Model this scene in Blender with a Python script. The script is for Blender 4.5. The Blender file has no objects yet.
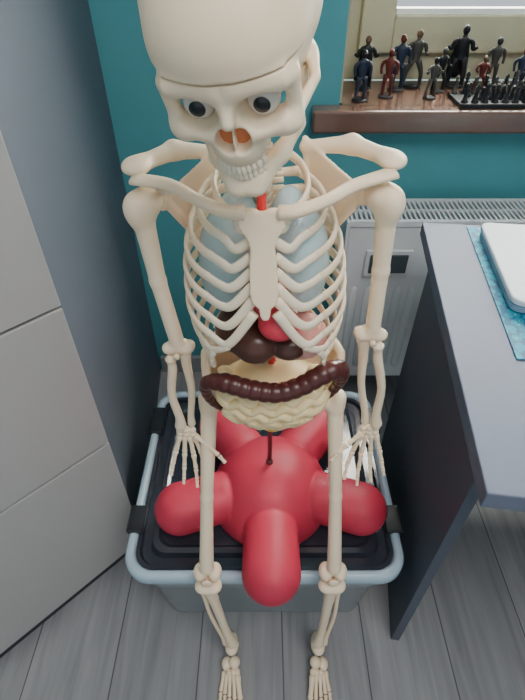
import bpy, bmesh, math, random
import numpy as np
from mathutils import Vector, Matrix
random.seed(4)
SC = bpy.context.scene
COL = SC.collection

# ------------------------------------------------------------------ materials
def mat(name, col, rough=0.5, metal=0.0, spec=0.5, trans=0.0, bump=0.0, bscale=60.0, var=0.0, vscale=8.0,
        sss=0.0, coat=0.0, ior=1.45, alpha=1.0, col2=None):
    m = bpy.data.materials.new(name); m.use_nodes = True
    nt = m.node_tree; b = nt.nodes["Principled BSDF"]
    b.inputs["Base Color"].default_value = (*col, 1)
    b.inputs["Roughness"].default_value = rough
    b.inputs["Metallic"].default_value = metal
    b.inputs["Specular IOR Level"].default_value = spec
    b.inputs["Transmission Weight"].default_value = trans
    b.inputs["IOR"].default_value = ior
    b.inputs["Alpha"].default_value = alpha
    b.inputs["Coat Weight"].default_value = coat
    if sss > 0:
        b.inputs["Subsurface Weight"].default_value = sss
        b.inputs["Subsurface Radius"].default_value = (0.01, 0.006, 0.004)
        b.inputs["Subsurface Scale"].default_value = 0.4
    tc = nt.nodes.new("ShaderNodeTexCoord")
    if var > 0 or col2:
        n = nt.nodes.new("ShaderNodeTexNoise"); n.inputs["Scale"].default_value = vscale
        n.inputs["Detail"].default_value = 4
        nt.links.new(tc.outputs["Object"], n.inputs["Vector"])
        mx = nt.nodes.new("ShaderNodeMix"); mx.data_type = 'RGBA'
        c2 = col2 if col2 else tuple(c * (1 - var) for c in col)
        mx.inputs[6].default_value = (*col, 1); mx.inputs[7].default_value = (*c2, 1)
        nt.links.new(n.outputs["Fac"], mx.inputs[0])
        nt.links.new(mx.outputs[2], b.inputs["Base Color"])
    if bump > 0:
        n2 = nt.nodes.new("ShaderNodeTexNoise"); n2.inputs["Scale"].default_value = bscale
        n2.inputs["Detail"].default_value = 3
        nt.links.new(tc.outputs["Object"], n2.inputs["Vector"])
        bp = nt.nodes.new("ShaderNodeBump"); bp.inputs["Strength"].default_value = bump
        bp.inputs["Distance"].default_value = 0.002
        nt.links.new(n2.outputs["Fac"], bp.inputs["Height"])
        nt.links.new(bp.outputs["Normal"], b.inputs["Normal"])
    return m

M_BONE = mat("bone_plastic", (0.92, 0.755, 0.56), 0.40, bump=0.12, bscale=90, col2=(0.86, 0.67, 0.465), vscale=14, sss=0.08)
M_BONE2 = mat("cartilage_plastic", (0.92, 0.79, 0.61), 0.4, col2=(0.87, 0.72, 0.53), vscale=20)
M_TEETH = mat("tooth_plastic", (0.90, 0.80, 0.64), 0.3)
M_EYE = mat("eye_white", (0.70, 0.66, 0.60), 0.25, coat=0.3)
M_IRIS = mat("iris_dark", (0.018, 0.02, 0.024), 0.25, coat=0.2)
M_NOSE = mat("nasal_interior", (0.62, 0.20, 0.08), 0.6)
M_LUNG = mat("lung_plastic", (0.50, 0.76, 0.84), 0.22, bump=0.4, bscale=110, col2=(0.76, 0.90, 0.93), vscale=30, coat=0.4, trans=0.3, ior=1.2)
M_HEART = mat("heart_plastic", (0.78, 0.06, 0.10), 0.3, col2=(0.62, 0.04, 0.07), vscale=40)
M_LIVER = mat("liver_plastic", (0.055, 0.022, 0.017), 0.28, col2=(0.09, 0.035, 0.025), vscale=25, bump=0.1)
M_STOM = mat("stomach_plastic", (0.80, 0.38, 0.33), 0.35, var=0.15)
M_COLON = mat("colon_plastic", (0.085, 0.020, 0.018), 0.3, col2=(0.055, 0.014, 0.012), vscale=60)
M_GUT = mat("small_bowel_plastic", (0.93, 0.74, 0.42), 0.4, col2=(0.86, 0.63, 0.32), vscale=40)
M_VES_R = mat("artery_red", (0.7, 0.03, 0.04), 0.3)
M_VES_B = mat("vein_blue", (0.05, 0.12, 0.45), 0.3)
M_RED = mat("red_rubber", (0.50, 0.030, 0.065), 0.5, bump=0.05, bscale=200, var=0.08, vscale=6)
M_POLE = mat("pole_maroon", (0.16, 0.03, 0.035), 0.35)
M_LID = mat("box_lid_black", (0.030, 0.034, 0.048), 0.2, coat=0.3, var=0.2)
M_RIM = mat("box_rim_blue", (0.52, 0.67, 0.78), 0.2, trans=0.25)
M_BOX = mat("box_translucent", (0.90, 0.95, 0.98), 0.15, trans=0.7, ior=1.12)
M_CONT = mat("box_contents", (0.75, 0.77, 0.78), 0.8, col2=(0.95, 0.95, 0.95), vscale=22)
M_CONT2 = mat("box_contents_blue", (0.45, 0.54, 0.62), 0.8, col2=(0.7, 0.7, 0.72), vscale=22)
M_CLIP = mat("clip_black", (0.012, 0.014, 0.018), 0.35)
M_CABW = mat("cabinet_front_light", (0.40, 0.39, 0.38), 0.5, bump=0.03, var=0.04)
M_CABD = mat("cabinet_side_graphite", (0.105, 0.12, 0.15), 0.5, spec=0.35, var=0.1, vscale=2)
M_CABK = mat("cabinet_carcass_dark", (0.03, 0.035, 0.045), 0.6)
M_DESK = mat("desk_top_grey", (0.135, 0.155, 0.215), 0.55, spec=0.25, var=0.08, vscale=5)
M_DESKP = mat("desk_panel_grey", (0.085, 0.10, 0.13), 0.5, spec=0.3, var=0.1)
M_WALL = mat("wall_teal", (0.065, 0.275, 0.31), 0.75, bump=0.15, bscale=160, var=0.06, vscale=3)
M_REVEAL = mat("reveal_plaster", (0.36, 0.35, 0.22), 0.8, bump=0.1)
M_FRAME = mat("window_frame_pvc", (0.46, 0.44, 0.30), 0.4)  # white frame tinted olive: backlit shade and window haze put into the colour
M_RAD = mat("radiator_white", (0.62, 0.65, 0.66), 0.35)
M_RADD = mat("radiator_dark", (0.06, 0.08, 0.09), 0.6)
M_SILL = mat("sill_wood", (0.15, 0.085, 0.06), 0.25, col2=(0.10, 0.052, 0.037), vscale=12, coat=0.4)
M_LAP = mat("laptop_white", (0.60, 0.68, 0.74), 0.4)
M_LAPD = mat("laptop_edge", (0.20, 0.32, 0.42), 0.4)
M_BASEB = mat("baseboard_paint", (0.25, 0.27, 0.28), 0.5)
M_FIG_K = mat("figurine_black", (0.010, 0.012, 0.015), 0.5, spec=0.3)  # all figurine tones set darker: backlit shade put into the colours
M_FIG_B = mat("figurine_blue", (0.014, 0.022, 0.045), 0.5, spec=0.3)
M_FIG_R = mat("figurine_red", (0.085, 0.016, 0.014), 0.5, spec=0.3)
M_FIG_G = mat("figurine_grey", (0.05, 0.05, 0.045), 0.5, spec=0.3)
M_FIG_S = mat("figurine_skin", (0.11, 0.065, 0.045), 0.5, spec=0.3)

def floor_mat():
    m = bpy.data.materials.new("laminate_planks"); m.use_nodes = True
    nt = m.node_tree; b = nt.nodes["Principled BSDF"]; b.inputs["Roughness"].default_value = 0.42
    tc = nt.nodes.new("ShaderNodeTexCoord")
    mp = nt.nodes.new("ShaderNodeMapping"); mp.inputs["Rotation"].default_value = (0, 0, math.pi/2)
    mp.inputs["Location"].default_value = (0.95, 0.14, 0)
    nt.links.new(tc.outputs["Object"], mp.inputs["Vector"])
    br = nt.nodes.new("ShaderNodeTexBrick")
    br.inputs["Scale"].default_value = 1.0; br.inputs["Brick Width"].default_value = 1.9
    br.inputs["Row Height"].default_value = 0.185; br.inputs["Mortar Size"].default_value = 0.0015
    br.inputs["Color1"].default_value = (0.25, 0.253, 0.262, 1); br.inputs["Color2"].default_value = (0.29, 0.293, 0.302, 1)
    br.inputs["Mortar"].default_value = (0.08, 0.08, 0.085, 1); br.offset = 0.37
    nt.links.new(mp.outputs["Vector"], br.inputs["Vector"])
    mp2 = nt.nodes.new("ShaderNodeMapping"); mp2.inputs["Scale"].default_value = (20, 1.3, 1)
    nt.links.new(tc.outputs["Object"], mp2.inputs["Vector"])
    n = nt.nodes.new("ShaderNodeTexNoise"); n.inputs["Scale"].default_value = 2.4; n.inputs["Detail"].default_value = 9
    n.inputs["Distortion"].default_value = 0.8
    nt.links.new(mp2.outputs["Vector"], n.inputs["Vector"])
    cr = nt.nodes.new("ShaderNodeValToRGB")
    cr.color_ramp.elements[0].position = 0.3; cr.color_ramp.elements[0].color = (0.76, 0.76, 0.78, 1)
    cr.color_ramp.elements[1].position = 0.68; cr.color_ramp.elements[1].color = (1.12, 1.10, 1.08, 1)
    nt.links.new(n.outputs["Fac"], cr.inputs["Fac"])
    mx = nt.nodes.new("ShaderNodeMix"); mx.data_type = 'RGBA'; mx.blend_type = 'MULTIPLY'; mx.inputs[0].default_value = 1
    nt.links.new(br.outputs["Color"], mx.inputs[6]); nt.links.new(cr.outputs["Color"], mx.inputs[7])
    nt.links.new(mx.outputs[2], b.inputs["Base Color"])
    return m
M_FLOOR = floor_mat()

def mat_pattern():
    m = bpy.data.materials.new("mat_teal_print"); m.use_nodes = True
    nt = m.node_tree; b = nt.nodes["Principled BSDF"]; b.inputs["Roughness"].default_value = 0.6
    b.inputs["Specular IOR Level"].default_value = 0.25
    tc = nt.nodes.new("ShaderNodeTexCoord")
    v = nt.nodes.new("ShaderNodeTexVoronoi"); v.inputs["Scale"].default_value = 75
    nt.links.new(tc.outputs["Object"], v.inputs["Vector"])
    cr = nt.nodes.new("ShaderNodeValToRGB"); cr.color_ramp.interpolation = 'CONSTANT'
    e = cr.color_ramp.elements; e[0].position = 0; e[0].color = (0.25, 0.45, 0.45, 1)
    e[1].position = 0.14; e[1].color = (0.01, 0.22, 0.32, 1)
    e2 = e.new(0.55); e2.color = (0.015, 0.10, 0.18, 1)
    nt.links.new(v.outputs["Distance"], cr.inputs["Fac"]); nt.links.new(cr.outputs["Color"], b.inputs["Base Color"])
    return m
M_MAT = mat_pattern()

# ------------------------------------------------------------------ mesh helpers
def empty(name, loc=(0, 0, 0)):
    o = bpy.data.objects.new(name, None); o.location = loc; COL.objects.link(o)
    o.empty_display_size = 0.05
    return o

def mkobj(name, verts, faces, material, parent=None, smooth=True, mw=None):
    me = bpy.data.meshes.new(name)
    me.from_pydata([tuple(v) for v in verts], [], [tuple(f) for f in faces])
    me.update()
    if smooth:
        me.polygons.foreach_set("use_smooth", [True] * len(me.polygons))
    me.materials.append(material)
    o = bpy.data.objects.new(name, me); COL.objects.link(o)
    if parent: o.parent = parent
    if mw is not None: o.matrix_local = mw
    return o

class MB:
    def __init__(s): s.v = []; s.f = []
    def add(s, v, f):
        n = len(s.v); s.v += [tuple(p) for p in v]; s.f += [tuple(i + n for i in q) for q in f]
        return s
    def build(s, name, material, parent=None, smooth=True): return mkobj(name, s.v, s.f, material, parent, smooth)

def catmull(pts, rad, sub):
    P = [np.array(p, float) for p in pts]; R = [np.atleast_1d(np.array(r, float)) for r in rad]
    if len(P) < 3 or sub <= 1: return P, R
    P = [2*P[0]-P[1]] + P + [2*P[-1]-P[-2]]; R = [R[0]] + R + [R[-1]]
    oP, oR = [], []
    for i in range(1, len(P) - 2):
        for k in range(sub):
            t = k / sub
            a, b, c, d = P[i-1], P[i], P[i+1], P[i+2]
            oP.append(0.5*((2*b)+(-a+c)*t+(2*a-5*b+4*c-d)*t*t+(-a+3*b-3*c+d)*t**3))
            oR.append(R[i]*(1-t)+R[i+1]*t)
    oP.append(P[-2]); oR.append(R[-2])
    return oP, oR

def tube(pts, rad, n=10, sub=4, ref=None, closed=False):
    """rad: list of r or (r_side, r_up)"""
    rad = [r if isinstance(r, (tuple, list)) else (r, r) for r in rad]
    P, R = catmull(pts, rad, sub)
    if ref is None:
        T = P[-1] - P[0]; T = T / (np.linalg.norm(T) + 1e-9)
        ref = np.array([0, 0, 1.0]) if abs(T[2]) < 0.75 else np.array([0, 1.0, 0])
    ref = np.array(ref, float)
    V, F = [], []
    m = len(P)
    for i in range(m):
        T = P[min(i+1, m-1)] - P[max(i-1, 0)]; T = T / (np.linalg.norm(T) + 1e-9)
        s = np.cross(T, ref); s /= (np.linalg.norm(s) + 1e-9); u = np.cross(s, T)
        for k in range(n):
            a = 2*math.pi*k/n
            V.append(P[i] + s*math.cos(a)*R[i][0] + u*math.sin(a)*R[i][1])
    for i in range(m-1):
        for k in range(n):
            k2 = (k+1) % n
            F.append((i*n+k, i*n+k2, (i+1)*n+k2, (i+1)*n+k))
    F.append(tuple(range(n-1, -1, -1))); F.append(tuple((m-1)*n+k for k in range(n)))
    return V, F

def bone(a, b, re, rm, n=8):
    a = np.array(a, float); b = np.array(b, float); d = b - a
    ts = [0, .03, .09, .2, .4, .6, .8, .91, .97, 1]
    rs = [re*.4, re*.85, re, re*.75+rm*.25, rm, rm, re*.7*.8+rm*.25, re*.85, re*.75, re*.35]
    return tube([a + d*t for t in ts], rs, n=n, sub=1)

def ellmesh(c, r, rot=None, nu=14, nv=9, p=1.0):
    V, F = [], []
    def sp(x): return math.copysign(abs(x)**p, x)
    for j in range(nv+1):
        th = math.pi*j/nv
        for i in range(nu):
            ph = 2*math.pi*i/nu
            q = Vector((r[0]*sp(math.sin(th))*sp(math.cos(ph)), r[1]*sp(math.sin(th))*sp(math.sin(ph)), r[2]*sp(math.cos(th))))
            if rot is not None: q = rot @ q
            V.append((c[0]+q.x, c[1]+q.y, c[2]+q.z))
    for j in range(nv):
        for i in range(nu):
            i2 = (i+1) % nu
            F.append((j*nu+i, (j+1)*nu+i, (j+1)*nu+i2, j*nu+i2))
    return V, F

def boxmesh(x0, x1, y0, y1, z0, z1):
    V = [(x0,y0,z0),(x1,y0,z0),(x1,y1,z0),(x0,y1,z0),(x0,y0,z1),(x1,y0,z1),(x1,y1,z1),(x0,y1,z1)]
    F = [(0,3,2,1),(4,5,6,7),(0,1,5,4),(1,2,6,5),(2,3,7,6),(3,0,4,7)]
    return V, F

def box(name, x0, x1, y0, y1, z0, z1, m, parent=None, bev=0.0, mw=None):
    V, F = boxmesh(x0, x1, y0, y1, z0, z1)
    o = mkobj(name, V, F, m, parent, smooth=False, mw=mw)
    if bev > 0:
        b = o.modifiers.new("b", 'BEVEL'); b.width = bev; b.segments = 3; b.limit_method = 'ANGLE'
    return o

def prism(name, poly, z0, z1, m, parent=None, bev=0.0):
    n = len(poly)
    V = [(p[0], p[1], z0) for p in poly] + [(p[0], p[1], z1) for p in poly]
    F = [tuple(range(n-1, -1, -1)), tuple(range(n, 2*n))] + [(i, (i+1) % n, n+(i+1) % n, n+i) for i in range(n)]
    o = mkobj(name, V, F, m, parent, smooth=False)
    if bev > 0:
        b = o.modifiers.new("b", 'BEVEL'); b.width = bev; b.segments = 2; b.limit_method = 'ANGLE'
    return o

# ------------------------------------------------------------------ SDF / surface nets
def surface_nets(fn, lo, hi, h):
    xs = np.arange(lo[0], hi[0]+h, h, dtype=np.float32); ys = np.arange(lo[1], hi[1]+h, h, dtype=np.float32)
    zs = np.arange(lo[2], hi[2]+h, h, dtype=np.float32)
    X, Y, Z = np.meshgrid(xs, ys, zs, indexing='ij')
    D = fn(X, Y, Z).astype(np.float32)
    D[0] = D[-1] = 1; D[:, 0] = D[:, -1] = 1; D[:, :, 0] = D[:, :, -1] = 1
    nx, ny, nz = D.shape; ins = D < 0
    cs = (nx-1, ny-1, nz-1)
    S = np.zeros(cs + (3,), np.float32); C = np.zeros(cs, np.float32)
    for ax in range(3):
        o1, o2 = [a for a in range(3) if a != ax]
        for a in (0, 1):
            for b in (0, 1):
                s0 = [None]*3; s1 = [None]*3
                s0[ax] = slice(0, D.shape[ax]-1); s1[ax] = slice(1, D.shape[ax])
                for o, q in ((o1, a), (o2, b)):
                    s0[o] = s1[o] = slice(q, D.shape[o]-1+q)
                d0 = D[tuple(s0)]; d1 = D[tuple(s1)]
                m = (d0 < 0) != (d1 < 0)
                t = np.where(m, d0/(d0-d1+1e-12), 0)
                C += m
                S[..., ax] += t*m; S[..., o1] += a*m; S[..., o2] += b*m
    act = C > 0
    idx = np.full(cs, -1, np.int64); ii = np.argwhere(act); idx[act] = np.arange(len(ii))
    V = (ii + S[act]/C[act][:, None])*h + np.array(lo)
    F = []
    for ax in range(3):
        o1, o2 = (ax+1) % 3, (ax+2) % 3
        s0 = [slice(None)]*3; s1 = [slice(None)]*3
        s0[ax] = slice(0, D.shape[ax]-1); s1[ax] = slice(1, D.shape[ax])
        a = ins[tuple(s0)]; b = ins[tuple(s1)]
        for flip, mk in ((False, a & ~b), (True, ~a & b)):
            e = np.argwhere(mk)
            if len(e) == 0: continue
            def g(d1, d2):
                q = e.copy(); q[:, o1] += d1; q[:, o2] += d2
                return idx[q[:, 0], q[:, 1], q[:, 2]]
            q = np.stack([g(-1, -1), g(0, -1), g(0, 0), g(-1, 0)], 1)
            if flip: q = q[:, ::-1]
            F.append(q)
    return V, np.concatenate(F)

def sdfobj(name, fn, lo, hi, h, m, parent=None, mw=None):
    V, F = surface_nets(fn, lo, hi, h)
    return mkobj(name, V.tolist(), F.tolist(), m, parent, True, mw)

def E(X, Y, Z, c, r):
    a = (X-c[0])/r[0]; b = (Y-c[1])/r[1]; d = (Z-c[2])/r[2]
    k0 = np.sqrt(a*a+b*b+d*d)
    k1 = np.sqrt((a/r[0])**2+(b/r[1])**2+(d/r[2])**2)+1e-6
    return k0*(k0-1)/k1
def K(X, Y, Z, a, b, ra, rb=None):
    if rb is None: rb = ra
    ba = [b[i]-a[i] for i in range(3)]; L = sum(q*q for q in ba)+1e-12
    h = np.clip(((X-a[0])*ba[0]+(Y-a[1])*ba[1]+(Z-a[2])*ba[2])/L, 0, 1)
    return np.sqrt((X-a[0]-ba[0]*h)**2+(Y-a[1]-ba[1]*h)**2+(Z-a[2]-ba[2]*h)**2) - (ra+(rb-ra)*h)
def SM(a, b, k):
    h = np.clip(0.5+0.5*(b-a)/k, 0, 1)
    return b*(1-h)+a*h-k*h*(1-h)
def SS(a, b, k):
    return -SM(-a, b, k)
def chain(pts, rs, k=0.006):
    def f(X, Y, Z):
        d = None
        for i in range(len(pts)-1):
            q = K(X, Y, Z, pts[i], pts[i+1], rs[i], rs[i+1])
            d = q if d is None else np.minimum(d, q)
        return d
    return f
def bounds(pts, pad):
    a = np.array(pts); return tuple(a.min(0)-pad), tuple(a.max(0)+pad)

# ================================================================== ROOM
WY = 1.25
floor = box("floor", -1.1, 1.75, -1.3, 1.6, -0.05, 0.0, M_FLOOR)
wb = MB()
for b_ in [(-1.05, 0.185, WY, 1.62, 0, 2.5), (0.185, 1.45, WY, 1.62, 0, 0.84), (0.185, 1.45, WY, 1.62, 2.15, 2.5), (1.45, 1.7, WY, 1.62, 0, 2.5)]:
    wb.add(*boxmesh(*b_))
wb.build("wall_back", M_WALL, smooth=False)
box("wall_left", -1.05, -0.95, -1.3, WY, 0, 2.5, M_WALL)
box("wall_right", 1.62, 1.72, -1.3, WY, 0, 2.5, M_WALL)
box("baseboard_back", -0.36, 1.62, WY-0.014, WY, 0, 0.07, M_BASEB, bev=0.003)
rv = MB()
rv.add(*boxmesh(0.181, 0.189, WY+0.002, 1.60, 0.89, 2.15)); rv.add(*boxmesh(1.446, 1.454, WY+0.002, 1.6, 0.89, 2.15))
rv.build("trim_1", M_REVEAL, smooth=False)

sill = box("windowsill", 0.117, 1.5, 1.19, 1.249, 0.838, 0.888, M_SILL, bev=0.006)
sill2 = box("sill_inner", 0.19, 1.445, 1.24, 1.475, 0.841, 0.888, M_SILL, parent=sill)

win = empty("window_1", (0, 0, 0))
fr = MB()
def ring(x0, x1, z0, z1, y0, y1, w):
    for q in [(x0, x0+w, y0, y1, z0, z1), (x1-w, x1, y0, y1, z0, z1), (x0+w, x1-w, y0, y1, z0, z0+w), (x0+w, x1-w, y0, y1, z1-w, z1)]:
        fr.add(*boxmesh(*q))
ring(0.190, 1.445, 0.889, 2.14, 1.475, 1.56, 0.075)
ring(0.250, 1.385, 0.955, 2.08, 1.455, 1.53, 0.085)
f_o = fr.build("frame", M_FRAME, win, smooth=False)
bm_ = f_o.modifiers.new("b", 'BEVEL'); bm_.width = 0.005; bm_.segments = 2
glass = mat("window_glass", (0.95, 0.98, 1), 0.02, trans=1.0, ior=1.05)
box("pane", 0.34, 1.295, 1.495, 1.499, 1.045, 1.99, glass, win)
gk = MB(); gk.add(*boxmesh(0.336, 1.299, 1.46, 1.494, 1.040, 1.052))
gk.build("bead", mat("bead_white", (0.85, 0.85, 0.80), 0.3), win, smooth=False)

# ================================================================== RADIATOR
rad = empty("radiator")
box("front_panel", 0.215, 1.30, 1.085, 1.098, 0.13, 0.655, M_RAD, rad, bev=0.006)
fl = MB()
for i in range(26):
    x = 0.25 + i*0.04
    fl.add(*tube([(x, 1.087, 0.17), (x, 1.084, 0.19), (x, 1.084, 0.46), (x, 1.087, 0.48)], [(0.002, 0.001), (0.012, 0.003), (0.012, 0.003), (0.002, 0.001)], n=8, sub=1))
fl.build("front_flutes", M_RAD, rad)
box("back_panel", 0.215, 1.30, 1.19, 1.20, 0.13, 0.655, M_RAD, rad)
box("side_cover_a", 0.207, 0.215, 1.08, 1.21, 0.13, 0.668, M_RAD, rad, bev=0.002)
box("side_cover_b", 1.30, 1.308, 1.08, 1.21, 0.13, 0.668, M_RAD, rad, bev=0.002)
gr = MB()
gr.add(*boxmesh(0.215, 1.3, 1.08, 1.092, 0.655, 0.669)); gr.add(*boxmesh(0.215, 1.3, 1.198, 1.21, 0.655, 0.669))
gr.add(*boxmesh(0.215, 1.3, 1.142, 1.147, 0.655, 0.669))
for i in range(88):
    x = 0.219 + i*0.0123
    gr.add(*boxmesh(x, x+0.0055, 1.09, 1.2, 0.658, 0.668))
gr.build("top_grille", M_RAD, rad, smooth=False)
box("convector_core", 0.225, 1.29, 1.10, 1.19, 0.14, 0.62, M_RADD, rad)
br = MB()
for x in (0.4, 1.1): br.add(*boxmesh(x, x+0.03, 1.2, 1.25, 0.2, 0.6))
for x in (0.25, 1.25): br.add(*tube([(x, 1.15, 0.14), (x, 1.15, 0.0)], [0.009, 0.009], sub=1))
br.build("brackets_and_pipes", M_RAD, rad)
box("meter_frame", 0.265, 0.385, 1.073, 1.083, 0.515, 0.592, M_RAD, rad, bev=0.003)
box("meter_plate", 0.276, 0.374, 1.069, 1.075, 0.527, 0.580, M_RADD, rad, bev=0.002)

# ================================================================== CORNER WARDROBE
cab = empty("corner_wardrobe")
A = (-0.316, 0.603); Bp = (-0.368, 1.245)
prism("carcass", [A, Bp, (-0.945, 1.245), (-0.945, 0.022), (-0.897, 0.022)], 0.0, 2.15, M_CABD, cab)
nrm = (0.7071, -0.7071); tdir = (-0.7071, -0.7071)
def front(name, z0, z1, s0=0.004, s1=0.81):
    a = (A[0]+tdir[0]*s0+nrm[0]*0.002, A[1]+tdir[1]*s0+nrm[1]*0.002); b = (A[0]+tdir[0]*s1+nrm[0]*0.002, A[1]+tdir[1]*s1+nrm[1]*0.002)
    poly = [a, b, (b[0]+nrm[0]*0.018, b[1]+nrm[1]*0.018), (a[0]+nrm[0]*0.018, a[1]+nrm[1]*0.018)]
    prism(name, poly, z0, z1, M_CABW, cab, bev=0.0015)
front("drawer_1", 0.045, 0.443); front("drawer_2", 0.448, 0.778); front("drawer_3", 0.783, 1.118); front("upper_door", 1.123, 2.13)
def backing():
    a = (A[0]+nrm[0]*0.001, A[1]+nrm[1]*0.001)
    b = (A[0]+tdir[0]*0.81+nrm[0]*0.001, A[1]+tdir[1]*0.81+nrm[1]*0.001)
    prism("front_gap_strip", [a, b, (b[0]+nrm[0]*0.002, b[1]+nrm[1]*0.002), (a[0]+nrm[0]*0.002, a[1]+nrm[1]*0.002)], 0.0, 2.15, M_CABK, cab)
backing()

# ================================================================== DESK
DROT = math.radians(-7.7)
desk = empty("desk", (0.247, 0.286, 0)); desk.rotation_euler = (0, 0, DROT)
box("desktop", 0, 1.18, 0, 0.64, 0.722, 0.75, M_DESK, desk, bev=0.002)
box("side_panel_a", 0.033, 0.051, 0.090, 0.625, 0, 0.7215, M_DESKP, desk, bev=0.001)
box("side_panel_b", 1.14, 1.16, 0.090, 0.625, 0, 0.7215, M_DESKP, desk, bev=0.001)
box("modesty_panel", 0.052, 1.139, 0.59, 0.606, 0.32, 0.7215, M_DESKP, desk)
box("drawer_unit", 0.75, 1.139, 0.12, 0.58, 0.1, 0.7215, M_DESKP, desk)
dmw = Matrix.Translation((0.247, 0.286, 0)) @ Matrix.Rotation(DROT, 4, 'Z')
box("desk_mat", 0.086, 0.56, 0.228, 0.627, 0.7505, 0.7525, M_MAT, None, bev=0.0008, mw=dmw)
lap = empty("laptop"); lap.matrix_world = dmw
def rrect(x0, x1, y0, y1, r, n=8):
    P = []
    for cx, cy, a0 in ((x1-r, y1-r, 0), (x0+r, y1-r, 90), (x0+r, y0+r, 180), (x1-r, y0+r, 270)):
        for k in range(n+1):
            a = math.radians(a0+90*k/n); P.append((cx+r*math.cos(a), cy+r*math.sin(a)))
    return P
prism("lower_case", rrect(0.102, 0.46, 0.338, 0.600, 0.018), 0.7535, 0.765, M_LAPD, lap, bev=0.002)
prism("lid", rrect(0.100, 0.462, 0.336, 0.602, 0.02), 0.766, 0.777, M_LAP, lap, bev=0.003)

# ================================================================== STORAGE BOX
sbx = empty("storage_box")
BX0, BX1, BY0, BY1, RT = -0.268, 0.276, 0.381, 0.862, 0.303
def loft(levels, closed_bottom=True, closed_top=False):
    V, F = [], []; n = len(levels[0][0])
    for P, z in levels: V += [(p[0], p[1], z) for p in P]
    for j in range(len(levels)-1):
        for i in range(n):
            i2 = (i+1) % n; F.append((j*n+i, j*n+i2, (j+1)*n+i2, (j+1)*n+i))
    if closed_bottom: F.append(tuple(range(n-1, -1, -1)))
    if closed_top: F.append(tuple((len(levels)-1)*n+i for i in range(n)))
    return V, F
def rr(ins, r): return rrect(BX0+ins, BX1-ins, BY0+ins, BY1-ins, r)
V, F = loft([(rr(0.05, 0.03), 0.002), (rr(0.046, 0.034), 0.006), (rr(0.03, 0.04), 0.20), (rr(0.022, 0.045), 0.205), (rr(0.018, 0.045), 0.285)])
o = mkobj("body", V, F, M_BOX, sbx)
s = o.modifiers.new("s", 'SOLIDIFY'); s.thickness = 0.0015; s.offset = -1
V, F = loft([(rr(0.019, 0.045), 0.272), (rr(0.003, 0.05), 0.270), (rr(0.0, 0.052), 0.276), (rr(0.0, 0.052), 0.296), (rr(0.004, 0.05), RT),
             (rr(0.013, 0.045), RT), (rr(0.018, 0.042), 0.297), (rr(0.019, 0.04), 0.272)], closed_bottom=False)
mkobj("rim", V, F, M_RIM, sbx)
V, F = loft([(rr(0.0195, 0.04), 0.280), (rr(0.0195, 0.04), 0.296), (rr(0.026, 0.036), 0.296), (rr(0.030, 0.034), 0.288), (rr(0.045, 0.03), 0.288),
             (rr(0.050, 0.03), 0.300), (rr(0.060, 0.03), 0.302), (rr(0.066, 0.028), 0.299)], closed_top=True)
mkobj("lid", V, F, M_LID, sbx, smooth=False)
lr = MB()
for yy in (0.44, 0.80):
    lr.add(*tube([(BX0+0.09, yy, 0.2985), (BX1-0.09, yy, 0.2985)], [(0.004, 0.002)]*2, sub=1))
lr.build("lid_ribs", M_LID, sbx)
cl = MB()
for x0, x1 in ((BX0-0.006, BX0+0.028), (BX1-0.028, BX1+0.006)):
    for y0, y1 in ((0.47, 0.53), (0.72, 0.80)):
        cl.add(*boxmesh(x0, x1, y0, y1, 0.2965, 0.3085))
cl.build("clips", M_CLIP, sbx, smooth=False).modifiers.new("b", 'BEVEL').width = 0.003
cf = MB(); cf2 = MB()
for i, (x, y, z, a, b_, c) in enumerate([(-0.12, 0.485, 0.09, .075, .055, .07), (0.03, 0.485, 0.08, .08, .055, .065), (0.15, 0.50, 0.1, .05, .06, .08), (0.0, 0.7, 0.1, .15, .08, .08), (-0.08, 0.465, 0.205, .085, .045, .05), (0.10, 0.465, 0.205, .085, .045, .045), (-0.14, 0.65, .18, .06, .1, .05), (0.17, 0.66, .2, .05, .1, .04)]):
    (cf if i % 3 else cf2).add(*ellmesh((x, y, z), (a, b_, c), p=0.6))
cf.build("contents", M_CONT, sbx); cf2.build("contents_dark", M_CONT2, sbx)

# ================================================================== STAR STAND
stand = empty("display_stand")
SX, SY, SB = 0.016, 0.556, 0.3025
def star(X, Y, Z):
    d = E(X, Y, Z, (SX, SY, SB+0.006), (0.124, 0.124, 0.114))
    zs_ = 0.90
    for k in range(5):
        a = math.radians(270+72*k); c, s_ = math.cos(a), math.sin(a)
        zc = SB+0.046
        q = K(X, Y, (Z-zc)/zs_, (SX+c*0.105, SY+s_*0.105, 0), (SX+c*0.186, SY+s_*0.186, 0), 0.0520, 0.053)
        d = SM(d, q, 0.0025)
    return -SM(-d, Z-SB, 0.006)
def star_safe(X, Y, Z): return SS(star(X, Y, Z), SB-Z, 0.006)
def star(X, Y, Z):
    d = E(X, Y, Z, (SX, SY, SB+0.006), (0.124, 0.124, 0.114))
    for k in range(5):
        a = math.radians(270+72*k); c, s_ = math.cos(a), math.sin(a)
        q = K(X, Y, (Z-(SB+0.046))/0.90, (SX+c*0.105, SY+s_*0.105, 0), (SX+c*0.186, SY+s_*0.186, 0), 0.0520, 0.053)
        d = SM(d, q, 0.0025)
    return -SM(-d, Z-SB, 0.006)
sdfobj("star_base", star, (SX-0.26, SY-0.26, SB-0.012), (SX+0.26, SY+0.26, SB+0.14), 0.0026, M_RED, stand)
pm = MB()
pm.add(*tube([(0.014, SY, SB+0.105), (0.014, SY, 0.745)], [0.0042]*2, n=14, sub=1))
pm.build("pole", M_POLE, stand)
pm = MB(); pm.add(*tube([(0.014, SY, SB+0.112), (0.014, SY, SB+0.126), (0.014, SY, SB+0.129)], [0.008, 0.007, 0.004], n=14, sub=1))
pm.build("pole_socket", M_POLE, stand)

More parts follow.
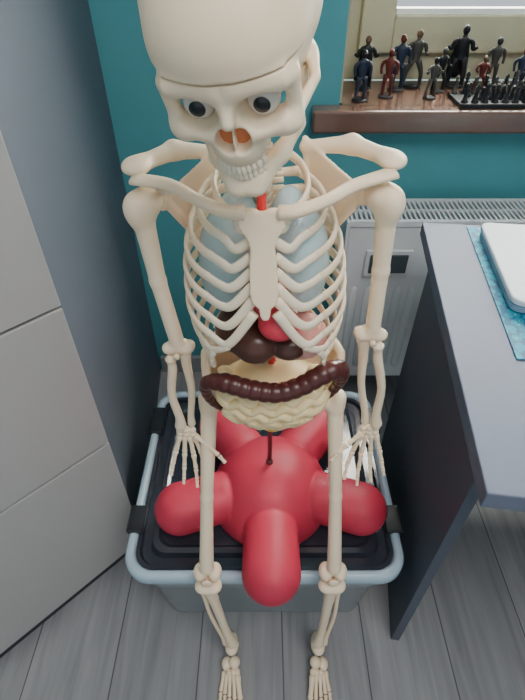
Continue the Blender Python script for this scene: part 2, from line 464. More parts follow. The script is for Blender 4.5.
# ================================================================== SKELETON
sk = empty("anatomical_skeleton_model")
CX = 0.014
skull_mw = Matrix.Translation((-0.019, 0.374, 1.178)) @ Matrix.Rotation(math.radians(-6), 4, 'Y') @ Matrix.Rotation(math.radians(-9), 4, 'Z') @ Matrix.Rotation(math.radians(21), 4, 'X')
def skull(X, Y, Z):
    x = np.abs(X)
    d = E(x, Y, Z, (0, .008, .006), (.0580, .072, .0575))
    d = SM(d, E(x, Y, Z, (0, -.034, -.001), (.0465, .036, .036)), .012)
    d = SM(d, E(x, Y, Z, (0, .008, -.03), (.043, .05, .03)), .012)
    d = SM(d, K(x, Y, Z, (.006, -.0640, -.0125), (.035, -.0570, -.0125), .0062, .0064), .008)
    d = SM(d, E(x, Y, Z, (0, -.05, -.04), (.027, .018, .025)), .008)
    d = SM(d, K(x, Y, Z, (.0410, -.050, -.014), (.0400, -.049, -.038), .0050, .0052), .006)
    d = SM(d, E(x, Y, Z, (.0345, -.052, -.0445), (.0115, .010, .0088)), .007)
    d = SM(d, K(x, Y, Z, (.012, -.064, -.045), (.032, -.057, -.043), .0048, .0055), .006)
    d = SM(d, E(x, Y, Z, (0, -.055, -.059), (.0185, .0145, .0155)), .008)
    z1 = np.minimum(K(x, Y, Z, (.042, -.043, -.043), (.0515, -.017, -.040), .0042, .0035), K(x, Y, Z, (.0515, -.017, -.040), (.047, .006, -.036), .0035, .005))
    d = SM(d, z1, .003)
    d = SM(d, K(x, Y, Z, (0, -.064, -.016), (0, -.0715, -.030), .0056, .0045), .006)
    d = SM(d, E(x, Y, Z, (.043, .016, -.048), (.009, .010, .014)), .008)
    d = SS(d, E(x, Y, Z, (.0212, -.070, -.0280), (.0148, .032, .0122)), .004)
    d = SS(d, E(x, Y, Z, (.0048, -.080, -.0468), (.0085, .030, .0105)), .0015)
    sep = E(x, Y, Z, (0, -.054, -.05), (.0011, .014, .012)); d = np.minimum(d, sep)
    m = K(x, Y, Z, (.041, -.002, -.044), (.0350, -.012, -.077), .0048, .0052)
    m = SM(m, K(x, Y, Z, (.038, -.018, -.050), (.0340, -.020, -.074), .0035, .0052), .006)
    m = SM(m, K(x, Y, Z, (.0350, -.014, -.078), (.0240, -.037, -.085), .0055, .0064), .006)
    m = SM(m, K(x, Y, Z, (.0240, -.037, -.084), (.010, -.0565, -.0885), .0064, .0074), .006)
    m = SM(m, K(x, Y, Z, (.010, -.0565, -.0885), (0, -.0590, -.0895), .0074, .0078), .006)
    m = SM(m, E(x, Y, Z, (.005, -.0630, -.0935), (.0095, .006, .0055)), .005)
    d = np.minimum(d, m)
    return d
ZC = -0.001
def skull_lo(X, Y, Z): return np.maximum(skull(X, Y, Z), Z-(ZC-0.0004)-Y*0.06)
def skull_hi(X, Y, Z): return np.maximum(skull(X, Y, Z)-0.0008, (ZC+0.0008)-Z+Y*0.06)
sdfobj("skull", skull_lo, (-.066, -.086, -.108), (.066, .088, .022), 0.0011, M_BONE, sk, skull_mw)
sdfobj("skull_cap", skull_hi, (-.066, -.080, -.012), (.066, .088, .070), 0.0012, M_BONE, sk, skull_mw)
eyes = MB(); iris = MB(); teeth = MB(); nose = MB()
for s in (-1, 1):
    ex, ey, ez = s*.0212, -.0490, -.0280
    eyes.add(*ellmesh((ex, ey, ez), (.0112, .0112, .0110), nu=24, nv=16))
    V = []; F = []
    R = 0.0115; nR = 5; nS = 24
    for j in range(nR+1):
        th = math.radians(29)*j/nR
        for k in range(nS):
            ph = 2*math.pi*k/nS
            V.append((ex+R*math.sin(th)*math.cos(ph), ey-R*math.cos(th), ez+.0006+R*math.sin(th)*math.sin(ph)))
    for j in range(nR):
        for k in range(nS):
            k2 = (k+1) % nS; F.append((j*nS+k, (j+1)*nS+k, (j+1)*nS+k2, j*nS+k2))
    iris.add(V, F)
def setmw(o): o.matrix_local = skull_mw; return o
setmw(eyes.build("eyeballs", M_EYE, sk)); setmw(iris.build("irises", M_IRIS, sk))
nose.add(*ellmesh((0, -.0580, -.0472), (.0115, .0030, .0105)))
setmw(nose.build("nasal_cavity", M_NOSE, sk))
for row, zc, hh, yo in ((0, -.0725, .0036, -.0655), (1, -.0795, .0033, -.0640)):
    for k in range(-5, 6):
        if k == 0: continue
        ang = (abs(k)-.5)*(.0036 if row == 0 else .0034)
        x = math.copysign(ang, k)*0.93
        y = yo + 44*x*x
        yaw = math.atan(88*x)
        rot = Matrix.Rotation(yaw, 3, 'Z')
        teeth.add(*ellmesh((x, y, zc), (.0018 if abs(k) < 4 else .0024, .0024 if abs(k) < 4 else .0033, hh), rot, nu=12, nv=8, p=0.65))
setmw(teeth.build("teeth", M_TEETH, sk))

# ---- spine
sp = MB()
path = [(-.014, .400, 1.085), (-.008, .425, 1.06), (-.003, .45, 1.04), (0, .478, 1.005), (.003, .493, .95), (.006, .495, .89), (.010, .485, .84), (.013, .482, .80), (CX, .50, .765)]
P_, _ = catmull(path, [1]*len(path), 12)
P_ = np.array(P_); Ls = np.concatenate([[0], np.cumsum(np.linalg.norm(np.diff(P_, axis=0), axis=1))])
def sp_at(s):
    return np.array([np.interp(s, Ls, P_[:, i]) for i in range(3)])
NV = 24
cum = [0]
for i in range(NV): cum.append(cum[-1] + (0.62 if i < 7 else 0.95 + (i-7)*0.045))
tot = cum[-1]
for i in range(NV):
    a = sp_at(Ls[-1]*cum[i]/tot); b = sp_at(Ls[-1]*cum[i+1]/tot); mid = (a+b)/2; d = b-a
    r = 0.009 + 0.0065*i/NV
    sp.add(*tube([mid-d*.42, mid-d*.36, mid-d*.1, mid+d*.1, mid+d*.36, mid+d*.42], [r*.8, r, r*.88, r*.88, r, r*.8], n=14, sub=1, ref=(0, 1, 0)))
    sp.add(*tube([mid+np.array([0, r*.6, 0]), mid+np.array([0, r+.012, -.004]), mid+np.array([0, r+.022, -.009])], [.004, .0035, .003], n=6, sub=2, ref=(1, 0, 0)))
    for s in (-1, 1):
        sp.add(*tube([mid+np.array([s*r*.4, r*.7, 0]), mid+np.array([s*(r+.011), r*.9, .001])], [.0035, .003], n=6, sub=1))
sp.build("spine", M_BONE, sk)
ds = MB()
ds.add(*tube([sp_at(Ls[-1]*k/20) for k in range(21)], [0.007+0.005*k/20 for k in range(21)], n=12, sub=1, ref=(0, 1, 0)))
ds.build("spinal_discs", M_BONE2, sk)

# ---- ribs
ribs = MB(); cart = MB()
W = [.046, .064, .075, .082, .086, .088, .089, .087, .083, .076]
prev_cart = {}
def torso_x(z): return -0.001 + (1.02-z)*0.04
for s in (-1, 1):
    for i in range(10):
        w = W[i]; zb = 1.040 - i*.0188; drop = .024 + .0045*i; Fy = .405-.0033*i if i < 7 else .387+.004*(i-7)
        yc, ry = (.517+Fy)/2, (.517-Fy)/2
        pts = [(torso_x(zb)+s*.011, .497, zb)]; te = (.78 if i < 7 else .76-.035*(i-6))*math.pi
        N = 14
        for k in range(N+1):
            th = .17*math.pi + (te-.17*math.pi)*k/N
            z = zb - drop*(1-math.cos(th))/2
            pts.append((torso_x(z)+s*w*(abs(math.sin(th))**.85), yc+ry*math.cos(th), z))
        ribs.add(*tube(pts, [(.0028, .0042)]+[(.0026, .0056)]*(N)+[(.0028, .0060)], n=8, sub=2, ref=(0, 0, 1)))
        e = np.array(pts[-1]); e0 = np.array(pts[-2])
        dr = (e-e0)/np.linalg.norm(e-e0)
        if i < 7:
            za = 1.010 - i*.0142
            tgt = np.array([torso_x(za)+s*.011, .404-.0036*i, za])
            m1 = e + dr*.010*(1+.15*i); m2 = tgt*.55+e*.45 + np.array([0, -.006, -.007-.0016*i])
            cp = [e-dr*.002, m1, m2, tgt]
        else:
            pc = prev_cart[(s, i-1)]
            tgt = np.array(pc)
            cp = [e-dr*.002, e+dr*.009, tgt*.6+e*.4+np.array([0, -.003, -.004]), tgt]
        rr_ = (.0028, .0055) if i < 7 else (.0026, .0045)
        cart.add(*tube(cp, [rr_]*len(cp), n=8, sub=5, ref=(0, 0, 1)))
        q, _ = catmull(cp, [1]*len(cp), 5)
        prev_cart[(s, i)] = q[int(len(q)*(.45 if i >= 6 else .5))] + np.array([0, 0, -.003])
    for i in (10, 11):
        zb = 1.04-i*.0188
        ribs.add(*tube([(torso_x(zb)+s*.011, .497, zb), (torso_x(zb)+s*.035, .512, zb-.006), (torso_x(zb)+s*(.06-.012*(i-10)), .50, zb-.018), (torso_x(zb)+s*(.068-.015*(i-10)), .48, zb-.025)], [(.0024, .004)]*3+[(.0015, .002)], n=8, sub=4, ref=(0, 0, 1)))
ribs.build("ribs", M_BONE, sk); cart.build("costal_cartilage", M_BONE2, sk)

def sternum(X, Y, Z):
    zt = (1.026-Z)
    xc = -0.001+(1.02-Z)*.04; x = np.abs(X-xc); yy = Y-(.402-.225*np.clip(zt, 0, .13))
    w = np.interp(zt, [-.002, .006, .014, .024, .032, .05, .08, .088, .093, .102, .106], [.012, .021, .020, .013, .0105, .012, .013, .010, .005, .0035, .001])
    d = np.maximum(x-w.astype(np.float32), np.abs(yy)-.0035); d = np.maximum(d, np.maximum(-zt-.0, zt-.104))
    n = np.sqrt((X-xc)**2+((Z-1.035)*1.0)**2)-.0115
    d = np.maximum(d, -n)
    return d-.001
o = sdfobj("sternum", sternum, (-.04, .36, .895), (.04, .42, 1.035), 0.0014, M_BONE, sk)
sm = o.modifiers.new("s", 'SMOOTH'); sm.iterations = 4; sm.factor = .6

# ---- shoulder girdle
def girdle(s, hx, hz):
    ax = hx - s*0.003
    cl = MB()
    cl.add(*tube([(s*.016-.001, .401, 1.024), (s*.034-.001, .399, 1.027), (s*.06, .415, 1.030), (s*.088, .440, 1.033), (ax+s*.004, .452, hz+.028)],
                 [(.0080, .0070), (.0065, .006), (.0064, .0055), (.0080, .0055), (.0110, .0045)], n=12, sub=5, ref=(0, 0, 1)))
    cl.build("clavicle", M_BONE, sk)
    g = (hx-s*.018, .472, hz)
    def scap(X, Y, Z):
        p1 = (s*.045, .527, hz+.035); p2 = (s*.06, .53, hz-.105)
        a, b, c = [np.array(q) for q in (p1, p2, g)]
        nn = np.cross(b-a, c-a); nn /= np.linalg.norm(nn)
        dist = np.abs((X-a[0])*nn[0]+(Y-a[1])*nn[1]+(Z-a[2])*nn[2])
        d = dist-.0016
        for u, v, w in ((a, b, c), (b, c, a), (c, a, b)):
            e = v-u; m = np.cross(e, nn); m /= np.linalg.norm(m)
            if np.dot(w-u, m) > 0: m = -m
            d = np.maximum(d, (X-u[0])*m[0]+(Y-u[1])*m[1]+(Z-u[2])*m[2])
        d = SM(d, K(X, Y, Z, p1, p2, .003), .003)
        d = SM(d, K(X, Y, Z, p2, g, .003, .005), .003)
        d = SM(d, E(X, Y, Z, g, (.008, .010, .014)), .005)
        ac = (ax+s*.004, .470, hz+.034)
        d = SM(d, K(X, Y, Z, (s*.045, .528, hz+.026), (s*.092, .508, hz+.035), .006, .0095), .004)
        d = SM(d, K(X, Y, Z, (s*.092, .508, hz+.035), ac, .0095, .007), .006)
        d = SM(d, E(X, Y, Z, ac, (.015, .020, .0075)), .006)
        d = SM(d, K(X, Y, Z, (g[0], g[1]-.004, g[2]+.012), (g[0]-s*.012, .446, hz+.018), .006, .0045), .004)
        return d
    lo, hi = bounds([(s*.03, .43, hz-.12), (ax+s*.03, .55, hz+.055)], .004)
    sdfobj("scapula", scap, lo, hi, 0.0018, M_BONE, sk)
HLx, HLz, HRx, HRz = -.122, 1.006, .124, 1.012
girdle(-1, HLx, HLz); girdle(1, HRx, HRz)

# ---- arms
def arm(s, sh, el, wr, fan):
    def hum(X, Y, Z):
        d = E(X, Y, Z, (sh[0]-s*.007, sh[1]+.006, sh[2]+.003), (.0145, .0150, .0145))
        d = SM(d, E(X, Y, Z, (sh[0]+s*.005, sh[1]-.004, sh[2]-.002), (.0105, .0115, .0155)), .008)
        m = [sh[i]*.55+el[i]*.45 for i in range(3)]; m[0] += s*.002
        d = SM(d, K(X, Y, Z, sh, m, .0115, .0092), .012)
        lo_ = (el[0], el[1], el[2]+.02)
        d = SM(d, K(X, Y, Z, m, lo_, .0092, .0092), .004)
        d = SM(d, K(X, Y, Z, (el[0]-.012, el[1], el[2]+.006), (el[0]+.012, el[1], el[2]+.006), .008, .008), .010)
        d = SM(d, E(X, Y, Z, (el[0]-s*.016, el[1]+.002, el[2]+.011), (.006, .005, .006)), .006)
        return d
    lo, hi = bounds([sh, el], .032)
    sdfobj("humerus", hum, lo, hi, 0.0016, M_BONE, sk)
    f = MB()
    el = np.array(el); wr = np.array(wr)
    u0 = el+np.array([-s*.008, .004, -.002]); u1 = wr+np.array([-s*.009, .002, .010])
    r0 = el+np.array([s*.010, -.004, -.008]); r1 = wr+np.array([s*.007, -.002, .010])
    f.add(*tube([u0+np.array([0, .006, .014]), u0+np.array([0, .004, .006]), u0, u0*.85+u1*.15, u0*.5+u1*.5+np.array([-s*.004, 0, 0]), u0*.15+u1*.85, u1, u1+np.array([0, 0, -.003])],
                [.003, .007, .0085, .0066, .0052, .0048, .0060, .003], n=12, sub=4))
    f.add(*tube([r0+np.array([0, 0, .005]), r0, r0*.94+r1*.06, r0*.85+r1*.15, r0*.5+r1*.5+np.array([s*.006, 0, 0]), r0*.15+r1*.85, r1, r1+np.array([0, 0, -.004])],
                [.004, .0078, .0056, .0062, .0056, .0062, .0088, .004], n=12, sub=4))
    f.add(*tube([el+np.array([0, -.012, .004]), el+np.array([0, -.016, .004])], [.004, .004], n=10, sub=1))
    f.build("forearm", M_BONE, sk)
    h = MB()
    for (dx, dy, dz, r) in [(-.010, 0, -.002, .0055), (0, -.001, -.001, .006), (.009, 0, -.003, .0052), (-.010, 0, -.011, .0052), (-.001, -.001, -.010, .0062), (.009, -.001, -.011, .0055), (.004, .002, -.006, .005)]:
        h.add(*ellmesh((wr[0]+dx, wr[1]+dy, wr[2]+dz), (r*1.05, r, r*.95), nu=10, nv=7))
    cfg = [(-1.25, -15, (.034, .021, .013, .010)), (-.42, -5, (.036, .026, .017, .0115)), (.40, 4, (.038, .028, .018, .012)), (1.2, 13, (.038, .025, .016, .0115))]
    med = -s
    for j, (off, ang, Ls_) in enumerate(cfg):
        p = np.array([wr[0]+med*off*.0085, wr[1]-.001, wr[2]-.015])
        curl = math.radians(6+fan[j]); a = math.radians(ang*1.15)
        for q, L in enumerate(Ls_):
            dvec = np.array([med*math.sin(a), -math.sin(curl), -math.cos(curl)]); dvec[0] *= math.cos(curl); dvec /= np.linalg.norm(dvec)
            e = p+dvec*L
            h.add(*bone(p, e, (.0050, .0044, .0038, .0033)[q], (.0034, .0031, .0027, .0023)[q]))
            p = e+dvec*.0012; curl += math.radians((8, 12, 10, 0)[q]); a *= .9
    p = np.array([wr[0]+med*.012, wr[1]-.005, wr[2]-.009]); a = math.radians(58); curl = math.radians(25)
    for q, L in enumerate((.026, .020, .015)):
        dvec = np.array([med*math.sin(a), -math.sin(curl), -math.cos(a)]); dvec /= np.linalg.norm(dvec)
        e = p+dvec*L
        h.add(*bone(p, e, (.0052, .0045, .0038)[q], (.0036, .0031, .0027)[q])); p = e+dvec*.0012; a -= math.radians(7)
    h.build("hand", M_BONE, sk)
arm(-1, (HLx, .452, HLz), (-.107, .452, .810), (-.114, .455, .652), (0, 2, 3, 5))
arm(1, (HRx, .452, HRz), (.134, .452, .832), (.161, .457, .654), (4, 2, 3, 0))

# ---- pelvis
def pelvis(X, Y, Z):
    x = np.abs(X-CX)
    o_ = E(x, Y, Z, (.050, .487, .755), (.050, .047, .058)); i_ = E(x, Y, Z, (.044, .468, .772), (.047, .050, .062))
    d = SS(o_, i_, .003)
    c = chain([(.03, .532, .785), (.066, .518, .800), (.091, .478, .785), (.090, .460, .760)], [.006, .006, .006, .006])(x, Y, Z)
    d = SM(d, c, .006)
    d = SM(d, E(x, Y, Z, (.062, .478, .700), (.021, .021, .021)), .008)
    d = SM(d, K(x, Y, Z, (.060, .485, .69), (.052, .500, .652), .012, .012), .006)
    d = SM(d, K(x, Y, Z, (.058, .465, .697), (.006, .445, .680), .009, .009), .006)
    d = SM(d, K(x, Y, Z, (.050, .498, .648), (.008, .449, .670), .008, .007), .006)
    d = SM(d, E(x, Y, Z, (0, .530, .750), (.036, .018, .046)), .006)
    d = SM(d, K(x, Y, Z, (0, .54, .71), (0, .528, .68), .010, .005), .006)
    return d
sdfobj("pelvis", pelvis, (CX-.105, .405, .632), (CX+.105, .57, .82), 0.0018, M_BONE, sk)

# ---- legs
def leg(s, hip, gt, kn, an):
    hip, gt, kn, an = [np.array(q, float) for q in (hip, gt, kn, an)]
    sh0 = gt+np.array([-s*.003, -.002, -.02])
    kt = kn+np.array([0, 0, .022])
    def fem(X, Y, Z):
        d = E(X, Y, Z, hip, (.0165, .0165, .0165))
        d = SM(d, K(X, Y, Z, hip, sh0+np.array([0, 0, .008]), .0095, .0115), .006)
        d = SM(d, E(X, Y, Z, gt, (.0115, .0125, .016)), .008)
        m = (sh0+kt)/2 + np.array([s*.001, -.004, 0])
        d = SM(d, K(X, Y, Z, sh0, m, .0125, .0100), .008)
        d = SM(d, K(X, Y, Z, m, kt, .0100, .0125), .004)
        for q in (-1, 1):
            d = SM(d, E(X, Y, Z, (kn[0]+q*.0125, kn[1]+.002, kn[2]), (.0125, .0165, .0145)), .006)
        return d
    lo, hi = bounds([hip, gt, kn], .03)
    sdfobj("femur", fem, lo, hi, 0.0018, M_BONE, sk)
    tp = kn+np.array([0, -.010, -.030])
    def tib(X, Y, Z):
        d = E(X, Y, Z, (tp[0]-.010, tp[1], tp[2]), (.0145, .0145, .009))
        d = SM(d, E(X, Y, Z, (tp[0]+.010, tp[1], tp[2]), (.0145, .0145, .009)), .005)
        d = SM(d, K(X, Y, Z, tp+np.array([0, 0, -.008]), tp*.8+an*.2, .0135, .0095), .008)
        d = SM(d, K(X, Y, Z, tp*.8+an*.2, tp*.25+an*.75, .0095, .0078), .004)
        d = SM(d, K(X, Y, Z, tp*.25+an*.75, an+np.array([-s*.002, 0, .006]), .0078, .0115), .004)
        d = SM(d, E(X, Y, Z, an+np.array([-s*.011, 0, -.002]), (.0055, .007, .009)), .005)
        return d
    lo, hi = bounds([tp, an], .028)
    sdfobj("tibia", tib, lo, hi, 0.0018, M_BONE, sk)
    f = MB()
    a = tp+np.array([s*.017, .004, -.012]); b = an+np.array([s*.013, .003, -.004])
    f.add(*tube([a+np.array([0, 0, .006]), a, a*.85+b*.15, a*.5+b*.5+np.array([s*.004, 0, 0]), a*.15+b*.85, b, b+np.array([0, 0, -.008])], [.003, .006, .0042, .0040, .0045, .0065, .003], n=10, sub=4))
    f.add(*ellmesh((kn[0], kn[1]-.017, kn[2]-.004), (.010, .004, .011)))
    f.build("fibula_and_patella", M_BONE, sk)
    g = MB(); ax, ay = an[0], an[1]
    def foot(X, Y, Z):
        d = E(X, Y, Z, (ax, ay+.0, an[2]-.020), (.014, .017, .012))
        d = SM(d, E(X, Y, Z, (ax+s*.001, ay+.018, .022), (.013, .024, .0185)), .006)
        d = SM(d, E(X, Y, Z, (ax-s*.006, ay-.022, .038), (.012, .012, .011)), .003)
        d = SM(d, E(X, Y, Z, (ax+s*.011, ay-.022, .027), (.011, .014, .010)), .003)
        for j, (dx, zz) in enumerate([(-.013, .033), (-.004, .033), (.005, .029)]):
            d = np.minimum(d, E(X, Y, Z, (ax+s*dx, ay-.039, zz), (.0062, .007, .0075)))
        return d
    sdfobj("tarsals", foot, (ax-.03, ay-.05, .001), (ax+.03, ay+.046, an[2]), 0.0016, M_BONE, sk)
    for j, (dx0, dx1, L1, y1) in enumerate([(-.013, -.020, .040, 0), (-.005, -.008, .043, 0), (.003, .003, .041, 0), (.010, .013, .039, .004), (.016, .022, .037, .010)]):
        z0 = .031-.004*j
        p = np.array([ax+s*dx0, ay-.043+.0028*j, z0]); e = np.array([ax+s*dx1, ay-.043-L1+.0028*j, .0105])
        re, rm = ((.0074, .0054) if j == 0 else (.0056, .0040))
        g.add(*bone(p, e, re, rm))
        for q, L in enumerate((.020, .013) if j == 0 else (.014, .008, .007)):
            d_ = np.array([s*(dx1-dx0)*.3/.03*.2, -1, -.02-.05*q]); d_ /= np.linalg.norm(d_)
            p = e+d_*.001; e = p+d_*L
            g.add(*bone(p, e, re*(.85-.12*q), rm*(.9-.1*q)))
    g.build("foot_bones", M_BONE, sk)
leg(-1, (CX-.060, .476, .698), (-.082, .470, .700), (-.097, .366, .362), (-.066, .338, .082))
leg(1, (CX+.060, .476, .698), (.110, .470, .702), (.124, .366, .364), (.119, .338, .082))

# ---- organs
def lungs(X, Y, Z):
    xc = .0015; x = np.abs(X-xc)
    d = E(x, Y, Z, (.037, .456, .940), (.034, .042, .066))
    d = SM(d, E(x, Y, Z, (.026, .466, .992), (.018, .024, .028)), .015)
    d = SS(d, E(X, Y, Z, (.004, .43, .915), (.026, .04, .034)), .006)
    d = SS(d, E(x, Y, Z, (.02, .445, .865), (.06, .06, .035)), .006)
    fis = np.abs(Z-.935-(Y-.45)*.8)-.0012
    d = np.maximum(d, -np.maximum(fis, -(d+.003)))
    return d
sdfobj("lungs", lungs, (-.085, .395, .865), (.088, .51, 1.035), 0.0018, M_LUNG, sk)
def heart(X, Y, Z):
    d = E(X, Y, Z, (.008, .424, .914), (.022, .018, .024))
    d = SM(d, E(X, Y, Z, (.018, .404, .894), (.023, .018, .020)), .01)
    return d
sdfobj("heart", heart, (-.03, .375, .865), (.05, .46, .955), 0.0015, M_HEART, sk)
def liver(X, Y, Z):
    d = E(X, Y, Z, (-.024, .438, .862), (.032, .038, .026))
    d = SM(d, E(X, Y, Z, (-.008, .410, .857), (.025, .019, .022)), .006)
    d = SS(d, K(X, Y, Z, (.012, .385, .90), (.016, .40, .83), .0025), .003)
    d = SM(d, E(X, Y, Z, (.030, .413, .855), (.021, .019, .016)), .002)
    return d
sdfobj("liver", liver, (-.075, .38, .825), (.065, .485, .90), 0.0015, M_LIVER, sk)
def stomach(X, Y, Z):
    d = E(X, Y, Z, (.050, .428, .858), (.025, .028, .028))
    d = SM(d, E(X, Y, Z, (.030, .430, .840), (.028, .020, .014)), .01)
    return d
sdfobj("stomach", stomach, (0, .39, .82), (.085, .47, .9), 0.0015, M_STOM, sk)
kd = MB()
for s in (-1, 1): kd.add(*ellmesh((CX-.003+s*.031, .470, .828), (.015, .014, .022)))
kd.build("kidneys", M_STOM, sk)
vs = MB(); vs.add(*tube([(.001, .425, 1.055), (-.001, .422, 1.03), (.001, .424, .99), (.004, .43, .94)], [.0045, .0045, .005, .006], n=10))
vs.add(*tube([(.008, .462, .87), (.010, .450, .83), (.012, .455, .79), (-.004, .455, .77)], [.005, .005, .0045, .003], n=10))
vs.add(*tube([(.012, .46, .79), (.03, .455, .77)], [.004, .003], n=8, sub=1))
vs.build("arteries", M_VES_R, sk)
vs = MB(); vs.add(*tube([(-.006, .464, .87), (-.003, .452, .83), (0, .457, .79), (-.012, .458, .77)], [.005, .005, .0045, .003], n=10))
vs.build("veins", M_VES_B, sk)

# colon (haustrated tube framing the small bowel)
cpts = [(-.048, .432, .722), (-.062, .424, .742), (-.071, .418, .768), (-.068, .412, .794), (-.046, .405, .802), (-.014, .399, .796), (.018, .397, .793), (.046, .401, .800), (.072, .408, .813), (.092, .418, .812), (.098, .426, .788), (.092, .432, .760), (.078, .436, .734)]
CP, _ = catmull(cpts, [1]*len(cpts), 16)
CP = np.array(CP); L_ = np.concatenate([[0], np.cumsum(np.linalg.norm(np.diff(CP, axis=0), axis=1))])
cr_ = []
for l in L_:
    ph = (l/.0125) % 1.0
    e_ = min(1, l/.006, (L_[-1]-l)/.006)
    side = np.interp(l/L_[-1], [0, .18, .32, .76, .86, 1], [.35, .55, 1, 1, .62, .35])
    cr_.append(max(.003, (.0112+.0016*abs(math.sin(math.pi*ph))**.6)*max(.3, e_)*side))
co = MB(); co.add(*tube(list(CP), cr_, n=16, sub=1, ref=(0, 1, .3)))
co.build("large_intestine", M_COLON, sk)
# small intestine : shallow coils on a flattened panel
si = MB()
gx, gz = .013, .745
def surf(u, v):
    rr2 = min(.98, u*u*.85+v*v*.8)
    return (gx+u*.076, .449-.044*math.sqrt(1-rr2), gz+v*.049)
rows = [(.66, .88), (.40, .93), (.12, .90), (-.16, .80), (-.44, .64), (-.70, .42)]
pp = []
for j, (v, wu) in enumerate(rows):
    n = max(5, int(22*wu))
    for k in range(n+1):
        u = -wu+2*wu*k/n
        if j % 2: u = -u
        vv = v + .10*math.sin(k*math.pi*.5+j) + .16*(u*u)*(1 if v > 0 else .6) + .06*u
        pp.append(surf(u, max(-.98, min(.92, vv))))
si.add(*tube(pp, [.0076+.0008*math.sin(i*1.7) for i in range(len(pp))], n=10, sub=3, ref=(0, 1, .05)))
Vc, Fc = ellmesh((gx, .449, gz-.002), (.076, .0465, .046), nu=32, nv=20, p=.9)
Vc = [(gx+(x-gx)*(1.0 if z > gz else max(.2, 1-(gz-z)/.14)), y, z) for x, y, z in Vc]
si.add(Vc, Fc)
si.build("small_intestine", M_GUT, sk)
bl = MB(); bl.add(*ellmesh((CX, .432, .694), (.018, .014, .012)))
bl.build("bladder", mat("bladder_yellow", (0.85, .58, .12), .35), sk)

# ================================================================== FIGURINES ON SILL
SZ = 0.8885
def figurine(x, y, h, m, m2=M_FIG_S, pose=0, cape=False, rot=0.0):
    root = empty("action_figure", (x, y, SZ)); root.rotation_euler = (0, 0, rot)
    k = h/0.12
    b = MB()
    b.add(*tube([(0, 0, 0), (0, 0, .003*k), (0, 0, .005*k)], [.021*k, .021*k, .018*k], n=20, sub=1, ref=(0, 1, 0)))
    b.build("base", M_FIG_K, root)
    f = MB()
    sp_ = .010+.004*pose
    for s in (-1, 1):
        f.add(*tube([(s*sp_*1.1*k, -.006*k, .006*k), (s*sp_*1.1*k, .002*k, .007*k), (s*sp_*k, 0, .03*k), (s*.007*k, 0, .056*k)], [.0035*k, .0048*k, .0052*k, .0075*k], n=8, sub=3, ref=(0, 1, 0.2)))
        hand = [(s*.020*k, -.004*k, .058*k), (s*.030*k, -.004*k, .078*k), (s*.022*k, -.016*k, .07*k)][pose % 3]
        f.add(*tube([(s*.011*k, 0, .091*k), (s*.019*k, .001*k, .084*k), (s*.022*k, 0, .073*k), hand], [.0045*k, .005*k, .004*k, .0035*k], n=8, sub=3, ref=(0, 1, 0.2)))
    f.add(*tube([(0, 0, .052*k), (0, 0, .062*k), (0, 0, .078*k), (0, 0, .090*k), (0, 0, .097*k), (0, 0, .100*k)], [(.010*k, .007*k), (.009*k, .006*k), (.013*k, .008*k), (.015*k, .008*k), (.006*k, .005*k), (.004*k, .004*k)], n=12, sub=3, ref=(0, 1, 0)))
    if cape:
        f.add(*tube([(0, .007*k, .094*k), (0, .012*k, .06*k), (0, .018*k, .015*k)], [(.012*k, .003*k), (.018*k, .003*k), (.024*k, .003*k)], n=10, sub=3, ref=(0, 1, 0)))
    f.build("body", m, root)
    hd = MB(); hd.add(*ellmesh((0, 0, .108*k), (.0075*k, .008*k, .0095*k)))
    hd.build("head", m2, root)
figurine(.236, 1.275, .11, M_FIG_B, M_FIG_K, 0, rot=.2)
figurine(.262, 1.39, .12, M_FIG_K, M_FIG_S, 1, cape=True)
figurine(.306, 1.31, .105, M_FIG_R, M_FIG_R, 0, rot=-.3)
figurine(.345, 1.375, .125, M_FIG_B, M_FIG_R, 0)
figurine(.392, 1.41, .13, M_FIG_G, M_FIG_S, 2)
figurine(.412, 1.30, .09, M_FIG_G, M_FIG_K, 1, rot=.3)
figurine(.448, 1.36, .10, M_FIG_K, M_FIG_G, 2, rot=.4)
figurine(.505, 1.41, .14, M_FIG_K, M_FIG_K, 1, cape=True, rot=-.2)
figurine(.545, 1.345, .085, M_FIG_R, M_FIG_S, 2)
figurine(.592, 1.40, .115, M_FIG_G, M_FIG_K, 0)
figurine(.640, 1.35, .10, M_FIG_B, M_FIG_S, 0)
figurine(.690, 1.40, .12, M_FIG_K, M_FIG_S, 1)
cs = empty("chess_set", (0.56, 1.255, SZ))
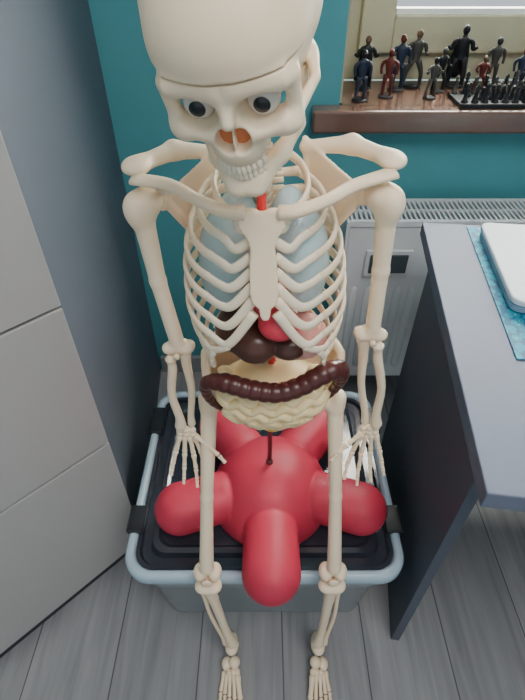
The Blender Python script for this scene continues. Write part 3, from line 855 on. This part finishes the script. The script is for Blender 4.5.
box("board", -0.10, 0.14, -0.045, 0.06, 0.0, 0.010, M_FIG_K, cs, bev=0.002)
pc1 = MB(); pc2 = MB()
for i in range(10):
    for j in range(4):
        if j in (1, 2) and random.random() < .45: continue
        x = -.088+i*.0238; y = -.032+j*.026; hh = (.045 if j in (0, 3) else .03)*random.uniform(.85, 1.15)
        tgt = pc1 if j < 3 or i % 2 else pc2
        tgt.add(*tube([(x, y, .010), (x, y, .013), (x, y, .016), (x, y, .010+hh*.6), (x, y, .010+hh*.68), (x, y, .010+hh*.72), (x, y, .010+hh*.85), (x, y, .010+hh)],
                      [.0085, .0085, .006, .0032, .006, .0035, .0055, .001], n=10, sub=1, ref=(0, 1, 0)))
pc1.build("dark_pieces", M_FIG_K, cs); pc2.build("grey_pieces", M_FIG_G, cs)

# ================================================================== LIGHTS
def area(name, loc, target, sx, sy, power, col):
    l = bpy.data.lights.new(name, 'AREA'); l.shape = 'RECTANGLE'; l.size = sx; l.size_y = sy; l.energy = power; l.color = col
    o = bpy.data.objects.new(name, l); COL.objects.link(o); o.location = loc
    o.rotation_euler = (Vector(target)-Vector(loc)).to_track_quat('-Z', 'Y').to_euler()
    return o
area("window_daylight", (0.85, 2.15, 1.75), (0.3, 0.5, 0.7), 2.0, 1.7, 430, (1.0, 0.96, 0.84))
area("overhead_fill", (0.45, -0.35, 2.3), (0.05, 0.5, 0.7), 0.8, 0.8, 21, (1.0, 0.97, 0.93))  # added soft fill from above, not an actual lamp of the room
w = bpy.data.worlds.new("World"); SC.world = w; w.use_nodes = True
bg = w.node_tree.nodes["Background"]; bg.inputs[0].default_value = (0.90, 0.95, 1.0, 1); bg.inputs[1].default_value = 0.8

# ================================================================== CAMERA
cam = bpy.data.cameras.new("camera"); co_ = bpy.data.objects.new("camera", cam); COL.objects.link(co_)
co_.location = (0, 0, 1.22); co_.rotation_euler = (math.radians(48), 0, 0)
cam.sensor_fit = 'VERTICAL'; cam.sensor_height = 36.0; cam.sensor_width = 27.0; cam.lens = 480/700*36.0
cam.clip_start = 0.01
SC.camera = co_
